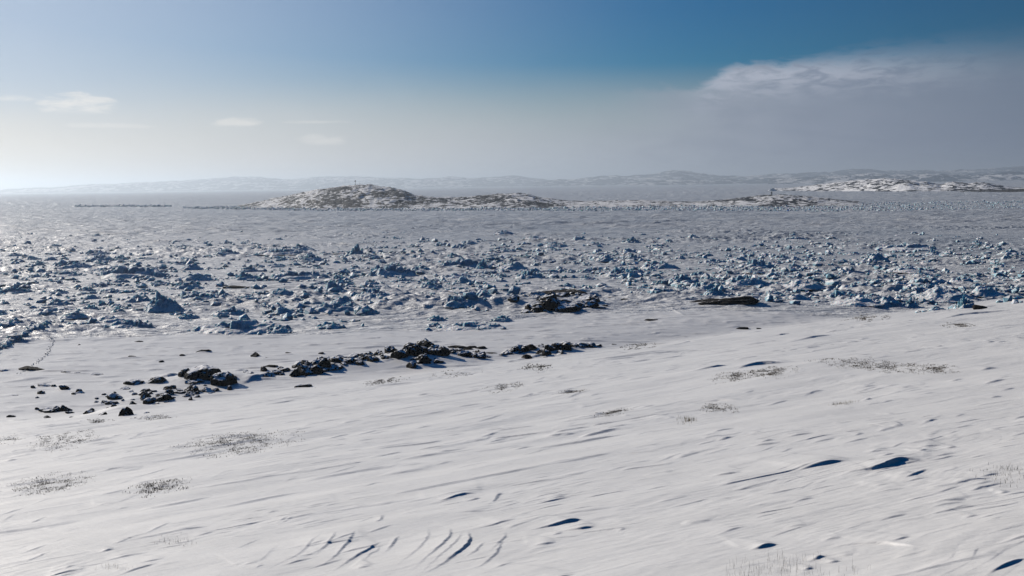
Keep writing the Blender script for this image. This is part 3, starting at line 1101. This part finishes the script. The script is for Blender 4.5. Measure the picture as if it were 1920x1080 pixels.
pts = []
tx_ = np.array([(72, 616), (95, 636), (98, 646), (90, 660), (84, 668), (68, 682), (38, 700)], float)
for t in np.linspace(0, 5.99, 90):
    i = int(t)
    p_ = tx_[i] * (1 - t + i) + tx_[i + 1] * (t - i)
    X, Yd = hit(*p_)
    pts.append((X + hrng.normal() * 0.15, Yd + hrng.normal() * 0.3, 0.09, 0.08))
rubble('snow_clods', pts, 'thin winding trail of kicked up snow clods at left', 'snow clods', M_SLOPE)
pts = []
band = [(340, 389, 391), (440, 387.5, 393), (600, 388, 395.5), (800, 388, 396), (1000, 387, 395.5), (1280, 386, 395), (1500, 385, 397), (1620, 381, 398), (1760, 378, 394), (1990, 376, 390)]
for _ in range(9000):
    px = hrng.uniform(345, 1985)
    a = np.interp(px, [b_[0] for b_ in band], [b_[1] for b_ in band])
    c = np.interp(px, [b_[0] for b_ in band], [b_[2] for b_ in band])
    py = a + (c - a) * hrng.uniform()
    d = ray(px, py)
    Yd = ICE / d[2]
    wd = (0.4 + 1.0 * hrng.uniform() ** 2) * (1.25 - 0.5 * min(1, max(0, (px - 900) / 900)))
    pts.append((d[0] * Yd, Yd, wd, wd * hrng.uniform(0.4, 0.9)))
for _ in range(420):                                  # dark thin line of blocks out left
    px = hrng.uniform(140, 320)
    d = ray(px, 387.2 + hrng.normal() * 0.5 - (px - 140) * 0.001)
    Yd = ICE / d[2]
    wd = 0.9 + 1.3 * hrng.uniform() ** 2
    pts.append((d[0] * Yd, Yd, wd, wd * 0.8))
rubble('ice_rubble', pts, 'belt of crushed ice blocks along the shore of the low island')

# ------------------------------------------------------------------ rocks
RP = []
for k in range(12):
    rs = np.random.RandomState(300 + k)
    v = facet(I3, rs, 13, 0.55)
    nz = np.stack([fbm(v[:, 0] * 1.9 + 7 * k, v[:, 1] * 1.9 + v[:, 2] * 1.3, 500 + k, 4, 0.5)], 1)
    v = v * (1 + 0.13 * nz)
    RP.append(v)
RMESH = [npmesh('boulder', v, T3, M_ROCK, False) for v in RP]
RMESH2 = [npmesh('boulder', v, T3, M_ROCK2, False) for v in RP[:6]]

G1, G2, G3, G4, G5, G6 = ('boulders of the left outcrop', 'boulders scattered at far left', 'boulders of the middle jumble', 'boulders of the right pair of outcrops', 'blocks of the dark bedrock outcrop', 'low rocks on the flat shore snow')
L1 = 'dark snow dusted boulder in the small outcrop left of the middle jumble'
L2 = 'small dark rock poking from the snow at the far left'
L3 = 'dark angular boulder in the middle jumble of rocks'
L4 = 'dark angular rock in the low right outcrop below the snow slope edge'
L5 = 'broken dark block of the bedrock outcrop beside the pack ice'
L6 = 'low dark stone lying flat in the shore snow'
L7 = 'flat dark rock of the thin strip behind the middle jumble'
ROCKS = [
    (255, 721, 34, 14, G1, 'low rounded snow topped slab at the left end of the left outcrop'), (298, 721, 36, 11, G1, 'low dark ledge beside the rounded slab in the left outcrop'),
    (348, 715, 20, 15, G1, 'small knobbly rock touching the largest boulder of the left outcrop'), (386, 717, 62, 27, G1, 'largest dark boulder at the top of the left outcrop'),
    (418, 724, 46, 22, G1, 'rounded dark boulder in front and right of the largest left boulder'),
    (322, 733, 18, 10, G1, L1), (306, 752, 30, 22, G1, 'pointed dark boulder standing at the front of the left outcrop'), (276, 757, 20, 12, G1, 'dark blocky rock left of the pointed boulder'), (289, 766, 13, 8, G1, 'small lone rock in front of the pointed boulder'),
    (356, 736, 24, 11, G1, L1), (359, 724, 18, 7, G1, L1), (349, 746, 14, 8, G1, L1), (357, 750, 8, 7, G1, L1), (370, 746, 10, 7, G1, L1), (389, 737, 22, 10, G1, L1), (405, 734, 12, 6, G1, L1), (430, 731, 11, 7, G1, L1), (331, 742, 18, 6, G1, L1), (276, 778, 15, 6, G1, L1),
    (232, 732, 18, 7, G2, L2), (216, 738, 7, 4, G2, L2), (244, 737, 10, 4, G2, L2), (216, 749, 24, 9, G2, 'dark rock above the drift at far left, largest of its neighbours'), (232, 754, 9, 5, G2, L2), (213, 768, 16, 11, G2, 'steep dark rock half buried in a drift at far left'), (234, 783, 26, 21, G2, 'splintered upright rock at the foot of the drift, nearest the slope'), (228, 767, 18, 7, G2, L2), (203, 756, 8, 5, G2, L2),
    (478, 669, 20, 8, G6, 'lone dark rock on the flat snow above the left outcrop'), (501, 672, 9, 2, G6, L6), (496, 699, 18, 13, G6, 'pointed dark rock between the left outcrop and the middle jumble'), (510, 690, 24, 6, G6, 'flat dark rock right behind the pointed rock'), (528, 697, 14, 8, G6, 'small dark knob just left of the middle jumble'), (384, 661, 26, 7, G6, 'flat dark oval rock on the open shore snow at left'), (303, 679, 8, 3, G6, L6), (246, 670, 14, 4, G6, L6), (342, 667, 8, 3, G6, L6),
    (57, 694, 46, 6, G2, 'wide flat dark rock patch in the snow near the left edge'), (8, 696, 18, 5, G2, L2), (122, 698, 16, 3, G2, L2), (145, 701, 16, 3, G2, L2), (180, 703, 20, 4, G2, L2), (76, 737, 12, 4, G2, L2), (24, 742, 14, 2, G2, L2), (148, 739, 18, 5, G2, L2), (80, 724, 22, 3, G2, L2), (101, 724, 10, 3, G2, L2),
    (97, 771, 38, 11, G2, 'long low snow capped rock at far left'), (122, 770, 20, 10, G2, 'dark hump at the right end of the long low rock'), (130, 775, 18, 5, G2, L2), (171, 770, 9, 5, G2, L2), (87, 783, 13, 4, G2, L2), (21, 782, 13, 4, G2, L2), (158, 780, 11, 3, G2, L2), (155, 793, 14, 5, G2, L2), (134, 785, 12, 3, G2, L2), (197, 757, 16, 6, G2, L2), (181, 754, 8, 3, G2, L2), (191, 773, 5, 4, G2, L2), (148, 647, 5, 2, G6, L6), (260, 642, 18, 3, G6, L6),
    (571, 726, 30, 9, G6, 'low dark rock alone on the slope below the middle jumble'), (592, 728, 5, 2, G6, L6), (602, 664, 11, 5, G6, L6), (540, 662, 10, 2, G6, L6),
    (553, 707, 20, 15, G3, 'dark boulder at the left tip of the middle jumble'), (569, 704, 30, 20, G3, L3), (595, 690, 24, 12, G3, L3), (596, 702, 24, 16, G3, L3), (611, 697, 26, 19, G3, L3), (572, 687, 13, 6, G3, L3), (613, 680, 18, 8, G3, L3), (580, 694, 18, 9, G3, L3),
    (636, 688, 28, 12, G3, L3), (642, 676, 22, 8, G3, L3), (661, 675, 26, 10, G3, L3), (653, 689, 24, 10, G3, L3), (668, 687, 20, 8, G3, L3), (684, 682, 22, 13, G3, L3), (675, 670, 16, 6, G3, L3), (688, 670, 12, 7, G3, L3), (697, 673, 16, 7, G3, L3), (711, 673, 18, 7, G3, L3), (628, 696, 16, 9, G3, L3), (645, 682, 18, 8, G3, L3),
    (733, 671, 30, 20, G3, 'round dark boulder just left of the highest boulder'), (752, 683, 30, 24, G3, L3), (772, 664, 30, 16, G3, L3), (782, 680, 42, 27, G3, 'broad dark boulder at the centre of the middle jumble'), (804, 661, 36, 19, G3, 'highest round dark boulder crowning the middle jumble'), (798, 674, 42, 24, G3, L3), (822, 677, 34, 18, G3, L3), (813, 666, 22, 10, G3, L3), (795, 689, 28, 18, G3, 'blocky dark boulder at the front of the middle jumble'), (771, 692, 22, 9, G3, L3), (822, 687, 22, 9, G3, L3), (721, 683, 16, 7, G3, L3), (762, 680, 16, 12, G3, L3), (768, 673, 24, 14, G3, L3),
    (837, 663, 14, 5, G3, L3), (859, 665, 28, 8, G3, L3), (870, 673, 22, 10, G3, L3), (894, 674, 22, 10, G3, 'dark rock at the right tip of the middle jumble'), (889, 662, 8, 2, G6, L6),
    (850, 652, 18, 4, G6, L7), (863, 653, 26, 6, G6, L7), (876, 656, 16, 4, G6, L7), (885, 652, 18, 4, G6, L7), (903, 654, 18, 5, G6, L7), (923, 666, 26, 2, G6, L6),
    (950, 666, 20, 9, G4, L4), (962, 664, 20, 10, G4, L4), (976, 663, 26, 12, G4, L4), (995, 661, 26, 11, G4, L4), (1015, 658, 12, 6, G4, L4), (987, 673, 20, 11, G4, 'dark stub of rock at the snow edge, lowest of the right outcrops'), (1020, 669, 24, 13, G4, L4), (1031, 665, 26, 15, G4, L4), (1045, 663, 28, 16, G4, L4), (1061, 663, 28, 15, G4, L4), (1065, 653, 24, 6, G4, L4), (1077, 659, 26, 12, G4, L4), (1093, 656, 24, 10, G4, L4), (1107, 654, 24, 9, G4, L4), (1121, 652, 18, 6, G4, 'dark rock at the right tip of the right outcrops'), (1151, 647, 9, 2, G6, L6),
    (1050, 559, 125, 15, G5, 'long dark whaleback ledge along the top of the bedrock outcrop'), (964, 577, 20, 14, G5, 'square dark block at the left end of the bedrock outcrop'), (987, 573, 16, 8, G5, L5), (1003, 571, 30, 16, G5, L5), (1013, 565, 34, 12, G5, L5), (1029, 577, 28, 18, G5, L5), (1042, 584, 44, 23, G5, 'big dark face at the front of the bedrock outcrop'), (1064, 585, 40, 14, G5, L5), (1052, 573, 32, 14, G5, L5), (1079, 582, 28, 10, G5, L5), (1080, 564, 24, 10, G5, L5), (1095, 575, 28, 12, G5, L5), (1107, 581, 26, 14, G5, L5), (1127, 582, 20, 6, G5, 'low dark toe at the right end of the bedrock outcrop'), (1114, 561, 18, 6, G5, L5), (1134, 578, 12, 4, G5, L5),
    (927, 560, 30, 8, G6, 'dark wedge of rock just left of the bedrock outcrop'), (957, 560, 28, 5, G6, 'thin dark ledge touching the left side of the bedrock outcrop'), (1144, 560, 8, 2, G6, L6), (1174, 564, 18, 3, G6, L6), (1134, 572, 5, 2, G6, L6), (1196, 573, 5, 2, G6, L6), (1219, 601, 22, 4, G6, 'small black stone alone on smooth snow below the outcrop'),
    (1330, 571, 56, 9, G6, 'ragged left end of the long black slab before the pack ice'), (1372, 576, 108, 11, G6, 'long smooth black slab of rock lying before the pack ice'), (1270, 560, 30, 2, G6, L6),
    (1393, 617, 22, 5, G6, 'small dark rocks breaking the snow below the black slab'), (1423, 617, 10, 3, G6, L6), (1837, 578, 26, 7, G6, 'black rock under the stacked ice tower at far right'), (446, 541, 42, 5, G6, 'flat dark rock on open snow inside the pack at left'), (500, 547, 10, 2, G6, L6), (775, 430, 10, 3, G6, 'tiny dark speck of rock on the far smooth ice'),
]
xr = np.random.RandomState(8)
DEBRIS = []
for (x0, x1, ya, yb, th, n_, grp, lab) in ((545, 720, 700, 676, 9, 26, G3, L3), (725, 850, 680, 676, 12, 26, G3, L3), (845, 905, 668, 672, 5, 8, G3, L3), (942, 1010, 667, 660, 4, 10, G4, L4), (1015, 1115, 668, 654, 4, 18, G4, L4),
                                           (200, 300, 765, 745, 14, 16, G2, L2), (440, 560, 712, 698, 7, 14, G3, L3), (880, 950, 672, 666, 5, 10, G3, L3), (60, 230, 745, 760, 26, 14, G2, L2), (540, 720, 700, 676, 12, 16, G3, L3), (270, 400, 752, 732, 10, 26, G1, L1), (340, 435, 718, 720, 5, 8, G1, L1), (985, 1120, 580, 572, 9, 60, G5, L5)):
    for _ in range(n_):
        t = xr.uniform()
        w_ = (6 + 14 * xr.uniform() ** 2) * (1.4 if grp == G5 else 1.1)
        (ROCKS if len(ROCKS) < 292 and w_ > 10 else DEBRIS).append((x0 + (x1 - x0) * t, ya + (yb - ya) * t + xr.uniform(-1, 1) * th, w_, w_ * xr.uniform(0.35, 0.65), grp, lab))
rr = random.Random(5)
for k, (px, py, wp, hp, grp, lab) in enumerate(ROCKS):
    X, Yd = hit(px, py)
    sc = Yd / F
    wd, ht = wp * sc, hp * sc
    dp = min(wd, max(0.8 * wd, 1.4 * ht)) * 0.85
    yc = Yd + 0.3 * dp
    X = X * yc / Yd
    z = float(height(np.array([X]), np.array([yc]), False)[0])
    bare = 'black' in lab or 'flat' in lab or 'whaleback' in lab
    me = RMESH2[rr.randrange(6)] if bare else RMESH[rr.randrange(12)]
    o = link('boulder', me, (X, yc, z - 0.04 * ht), rr.uniform(0, 6.28) if wd < 3 * ht else rr.choice((0, math.pi)) + rr.uniform(-0.15, 0.15),
             (wd * 0.60, dp * 0.56 if wd >= 3 * ht else wd * 0.54, ht * 0.92))
    o.rotation_euler[0] = rr.uniform(-0.2, 0.2)
    o.rotation_euler[1] = rr.uniform(-0.3, 0.3) if wd < 3 * ht else rr.uniform(-0.06, 0.06)
    tag(o, lab, 'rock', grp)
VV, TT, o_ = [], [], 0
for (px, py, wp, hp, *_) in DEBRIS:
    X, Yd = hit(px, py)
    sc = Yd / F
    z = float(height(np.array([X]), np.array([Yd]), False)[0])
    c = facet(I2, xr, 10, 0.55) * (1 + 0.1 * xr.normal(size=(len(I2), 1)))
    a = xr.uniform(0, 6.28)
    c = c * (0.6 * wp * sc, 0.5 * wp * sc, 0.75 * hp * sc)
    VV.append(np.stack([c[:, 0] * math.cos(a) - c[:, 1] * math.sin(a), c[:, 0] * math.sin(a) + c[:, 1] * math.cos(a), c[:, 2]], 1) + (X, Yd, z))
    TT.append(T2 + o_)
    o_ += len(c)
tag(link('rock_debris', npmesh('rock_debris', np.concatenate(VV), np.concatenate(TT), M_ROCK, False)), 'scattered small dark stones between the boulders of the shore', 'stones', kind='stuff')
print('rocks', len(ROCKS), len(DEBRIS))

# ------------------------------------------------------------------ dry heath and grass showing through the snow
def grass(px, py, wp, hp, n, label, mat=M_HEATH, hmin=0.007, hmax=0.02, blades=5, tilt=0.06, spread=0.05, seed=1, bw=0.006, name='heath_patch', cat='heath'):
    rs = np.random.RandomState(seed)
    VV, TT = [], []
    c0 = 0
    Xc, Yc = hit(px, py)
    if mat is M_HEATH and name == 'heath_patch':
        n = int(n * 1.9)
    m_ = 0
    tr = 0
    while m_ < n and tr < n * 40:
        tr += 1
        a, b = rs.normal() * 0.42, rs.normal() * 0.42
        if a * a + b * b > 1.1: continue
        qx = px + a * wp * 0.66
        qy = py + b * hp * 0.66 - a * wp * 0.66 * tilt
        if float(fbm(np.array([qx / 24.0]), np.array([(qy + tilt * qx) / 5.0]), 700 + seed, 3, 0.7)[0]) + rs.normal() * 0.25 < 0.0: continue
        X, Yd = hit(qx, qy)
        z = float(height(np.array([X]), np.array([Yd]), False)[0])
        m_ += 1
        nb = rs.randint(max(2, blades - 3), blades + 3)
        sc = max(1.0, Yd / 26)
        for _ in range(nb):
            bx, by = X + rs.normal() * spread, Yd + rs.normal() * spread
            hh = rs.uniform(hmin, hmax) * sc
            az = rs.uniform(0, 6.28)
            ln = rs.uniform(0.1, 0.7) * hh
            dx, dy = math.cos(az), math.sin(az)
            w2 = bw * rs.uniform(0.6, 1.4) * sc
            p0 = (bx - dy * w2, by + dx * w2, z - 0.03)
            p1 = (bx + dy * w2, by - dx * w2, z - 0.03)
            mx, my, mz = bx + dx * ln * 0.4, by + dy * ln * 0.4, z + hh * 0.6
            p2 = (mx + dy * w2 * 0.7, my - dx * w2 * 0.7, mz)
            p3 = (mx - dy * w2 * 0.7, my + dx * w2 * 0.7, mz)
            p4 = (bx + dx * ln, by + dy * ln, z + hh)
            VV += [p0, p1, p2, p3, p4]
            TT += [(c0, c0 + 1, c0 + 2), (c0, c0 + 2, c0 + 3), (c0 + 3, c0 + 2, c0 + 4)]
            c0 += 5
    z0 = float(height(np.array([Xc]), np.array([Yc]), False)[0])
    V = np.array(VV) - (Xc, Yc, z0)
    # follow the finely sculpted snow
    gx, gy = V[:, 0] + Xc, V[:, 1] + Yc
    V[:, 2] += height(gx, gy) - height(gx, gy, False)
    me = npmesh(name, V, np.array(TT), mat, False)
    tag(link(name, me, (Xc, Yc, z0)), label, cat, 'dry heath patches on the snow slope', 'stuff')


grass(445, 832, 190, 36, 620, 'widest grey brown heath patch on the left half of the snow slope', seed=1, tilt=0.10)
grass(120, 828, 110, 24, 260, 'grey heath patch on the slope below the far left rocks', seed=2, tilt=0.16)
grass(15, 826, 50, 16, 110, 'small heath patch cut by the left frame edge', seed=3, tilt=0.1)
grass(95, 906, 130, 26, 300, 'dark heath streak at lower left, nearest the left edge', seed=4, tilt=0.14)
grass(300, 917, 100, 20, 200, 'sparse heath patch at lower left, right of the dark streak', seed=5, tilt=0.14)
grass(1650, 692, 200, 16, 420, 'long dark heath patch high on the right of the slope', seed=6, tilt=-0.03)
grass(1760, 695, 70, 10, 130, 'right tail of the long dark heath patch', seed=7, tilt=-0.03)
grass(1440, 708, 90, 14, 240, 'two lobed heath patch left of the long dark patch', seed=8, tilt=0.05)
grass(1375, 714, 70, 12, 150, 'heath patch at the left of the two lobed patch', seed=9, tilt=0.08)
grass(1002, 690, 56, 13, 190, 'bushy heath tuft patch just below the right rock outcrop', seed=10, hmax=0.03, tilt=0.05)
grass(1200, 650, 60, 10, 130, 'dark heath patch at the slope edge right of the outcrop rocks', seed=11, tilt=0.04)
grass(1625, 598, 70, 10, 230, 'brown heath patch on the far rim of the slope below the pack ice', seed=12, tilt=0.05)
grass(1795, 608, 56, 7, 100, 'faint tan heath patch near the right rim of the slope', mat=M_HEATH, seed=13, tilt=0.0)
grass(1150, 776, 60, 12, 130, 'small dark heath patch in the middle of the slope', seed=14, tilt=0.15)
grass(1350, 765, 60, 14, 120, 'heath patch under the drift lip right of the slope centre', seed=15, tilt=0.0)
grass(1075, 738, 50, 6, 80, 'thin heath streak left of the slope centre top', seed=16, tilt=0.06)
grass(945, 729, 60, 10, 100, 'faint thin heath streak below the bushy tuft patch', seed=17, tilt=0.15)
grass(720, 716, 70, 8, 130, 'thin brown heath streak below the middle boulder jumble', seed=18, tilt=0.14)
grass(850, 702, 90, 9, 120, 'tan grass streak below the right tip of the jumble', mat=M_STRAW, seed=19, tilt=0.1)
grass(290, 783, 70, 5, 90, 'thin heath fringe under the splintered rock', seed=20, tilt=0.06)
grass(185, 792, 56, 5, 70, 'thin dark heath fringe at the foot of the far left rocks', seed=21, tilt=0.05)
grass(1288, 789, 26, 12, 26, 'tuft of yellow straw grass in the middle of the slope', mat=M_STRAW, seed=22, hmin=0.05, hmax=0.11, bw=0.003, tilt=0, name='grass_tuft', cat='grass')
grass(1582, 760, 44, 10, 34, 'pale sparse straw tuft right of the slope centre', mat=M_STRAW, seed=23, hmin=0.03, hmax=0.08, bw=0.0025, tilt=0, name='grass_tuft', cat='grass')
grass(1480, 1068, 220, 50, 80, 'sparse dry grass stalks standing at the bottom edge', mat=M_HEATH, seed=24, hmin=0.03, hmax=0.10, bw=0.0009, blades=2, spread=0.05, tilt=0, name='grass_stalks', cat='grass')
grass(1890, 893, 110, 36, 36, 'dark twiggy heath at the right edge below the drift lips', seed=25, hmin=0.01, hmax=0.04, bw=0.002, blades=4, spread=0.05, tilt=0)
grass(325, 1016, 60, 18, 26, 'few short stalks around a small dark tuft at bottom left', seed=26, hmin=0.015, hmax=0.04, bw=0.0016, blades=3, tilt=0, name='grass_stalks', cat='grass')
grass(215, 1068, 40, 12, 24, 'few pale stalks at the lower left bottom edge', mat=M_STRAW, seed=27, hmin=0.015, hmax=0.05, bw=0.001, blades=2, tilt=0, name='grass_stalks', cat='grass')

# ------------------------------------------------------------------ markers on the island
import bmesh


def bm_obj(name, fn, mat, parent=None, loc=(0, 0, 0)):
    bm = bmesh.new()
    fn(bm)
    me = bpy.data.meshes.new(name)
    bm.to_mesh(me)
    bm.free()
    me.materials.append(mat)
    return link(name, me, loc, 0, (1, 1, 1), parent)


def cyl(bm, r0, r1, z0, z1, seg=12, x=0, y=0):
    bmesh.ops.create_cone(bm, cap_ends=True, segments=seg, radius1=r0, radius2=r1, depth=z1 - z0, matrix=Matrix.Translation((x, y, (z0 + z1) / 2)))


def isl_pt(px):
    """crest of the island under a photo column"""
    best = None
    u = ISL[..., 0] / ISL[..., 1]
    py = 540 - F * np.array([0.0])
    P = ISL.reshape(-1, 3)
    rel = P @ np.stack([CR, CU, _f], 1)
    sx = 960 + F * rel[:, 0] / rel[:, 2]
    sy = 540 - F * rel[:, 1] / rel[:, 2]
    near_ = np.abs(sx - px) < 1.6
    i = np.argmin(np.where(near_, sy, 1e9))
    return P[i]


p = isl_pt(665)
root = bpy.data.objects.new('beacon', None)
C.objects.link(root)
root.location = (p[0], p[1], p[2] - 0.2)
tag(root, 'dark pole beacon with a drum head on the island summit', 'beacon')
bm_obj('pole', lambda b_: cyl(b_, 0.22, 0.16, 0, 3.2), M_METAL, root)
bm_obj('drum', lambda b_: (cyl(b_, 0.62, 0.62, 3.2, 4.3), cyl(b_, 0.66, 0.2, 4.3, 4.6)), M_METAL, root)
bm_obj('base_block', lambda b_: cyl(b_, 0.7, 0.55, -0.3, 0.45, 8), M_ROCK2, root)
p = isl_pt(673.5)
root = bpy.data.objects.new('thin_mast', None)
C.objects.link(root)
root.location = (p[0], p[1], p[2] - 0.2)
tag(root, 'thin bare mast just right of the drum beacon on the summit', 'mast')
bm_obj('pole', lambda b_: cyl(b_, 0.12, 0.08, 0, 2.6), M_METAL, root)
bm_obj('foot', lambda b_: cyl(b_, 0.35, 0.25, -0.2, 0.3, 8), M_ROCK2, root)

p = isl_pt(1447)
root = bpy.data.objects.new('stone_marker', None)
C.objects.link(root)
root.location = (p[0], p[1], p[2] - 0.15)
tag(root, 'dark upright stone marker on the low right end of the island', 'stone marker')


def stone(seed, sx, sy, sz, x, z):
    def fn(b_):
        v = facet(I2, np.random.RandomState(seed), 10, 0.7) * (sx, sy, sz) + (x, 0, z)
        vs = [b_.verts.new(q) for q in v]
        for t_ in T2:
            b_.faces.new([vs[i] for i in t_])
    return fn


bm_obj('leg', stone(1, 0.28, 0.35, 0.85, -0.38, 0.7), M_ROCK2, root)
bm_obj('leg', stone(2, 0.28, 0.35, 0.85, 0.38, 0.7), M_ROCK2, root)
bm_obj('slab', stone(3, 0.85, 0.45, 0.3, 0.0, 1.68), M_ROCK2, root)
bm_obj('body', stone(4, 0.6, 0.42, 0.42, 0.05, 2.25), M_ROCK2, root)
bm_obj('head', stone(5, 0.36, 0.32, 0.32, 0.0, 2.85), M_ROCK2, root)

# bright ice pile at the tip of the far island
d = ray(1448, 358)
Yd = ICE / d[2]
o = link('ice_pile', PROTO[0], (d[0] * Yd, Yd, ICE), 0.2, (9.5, 8, 7.5))
tag(o, 'bright white ice pile at the left tip of the far island', 'ice pile')
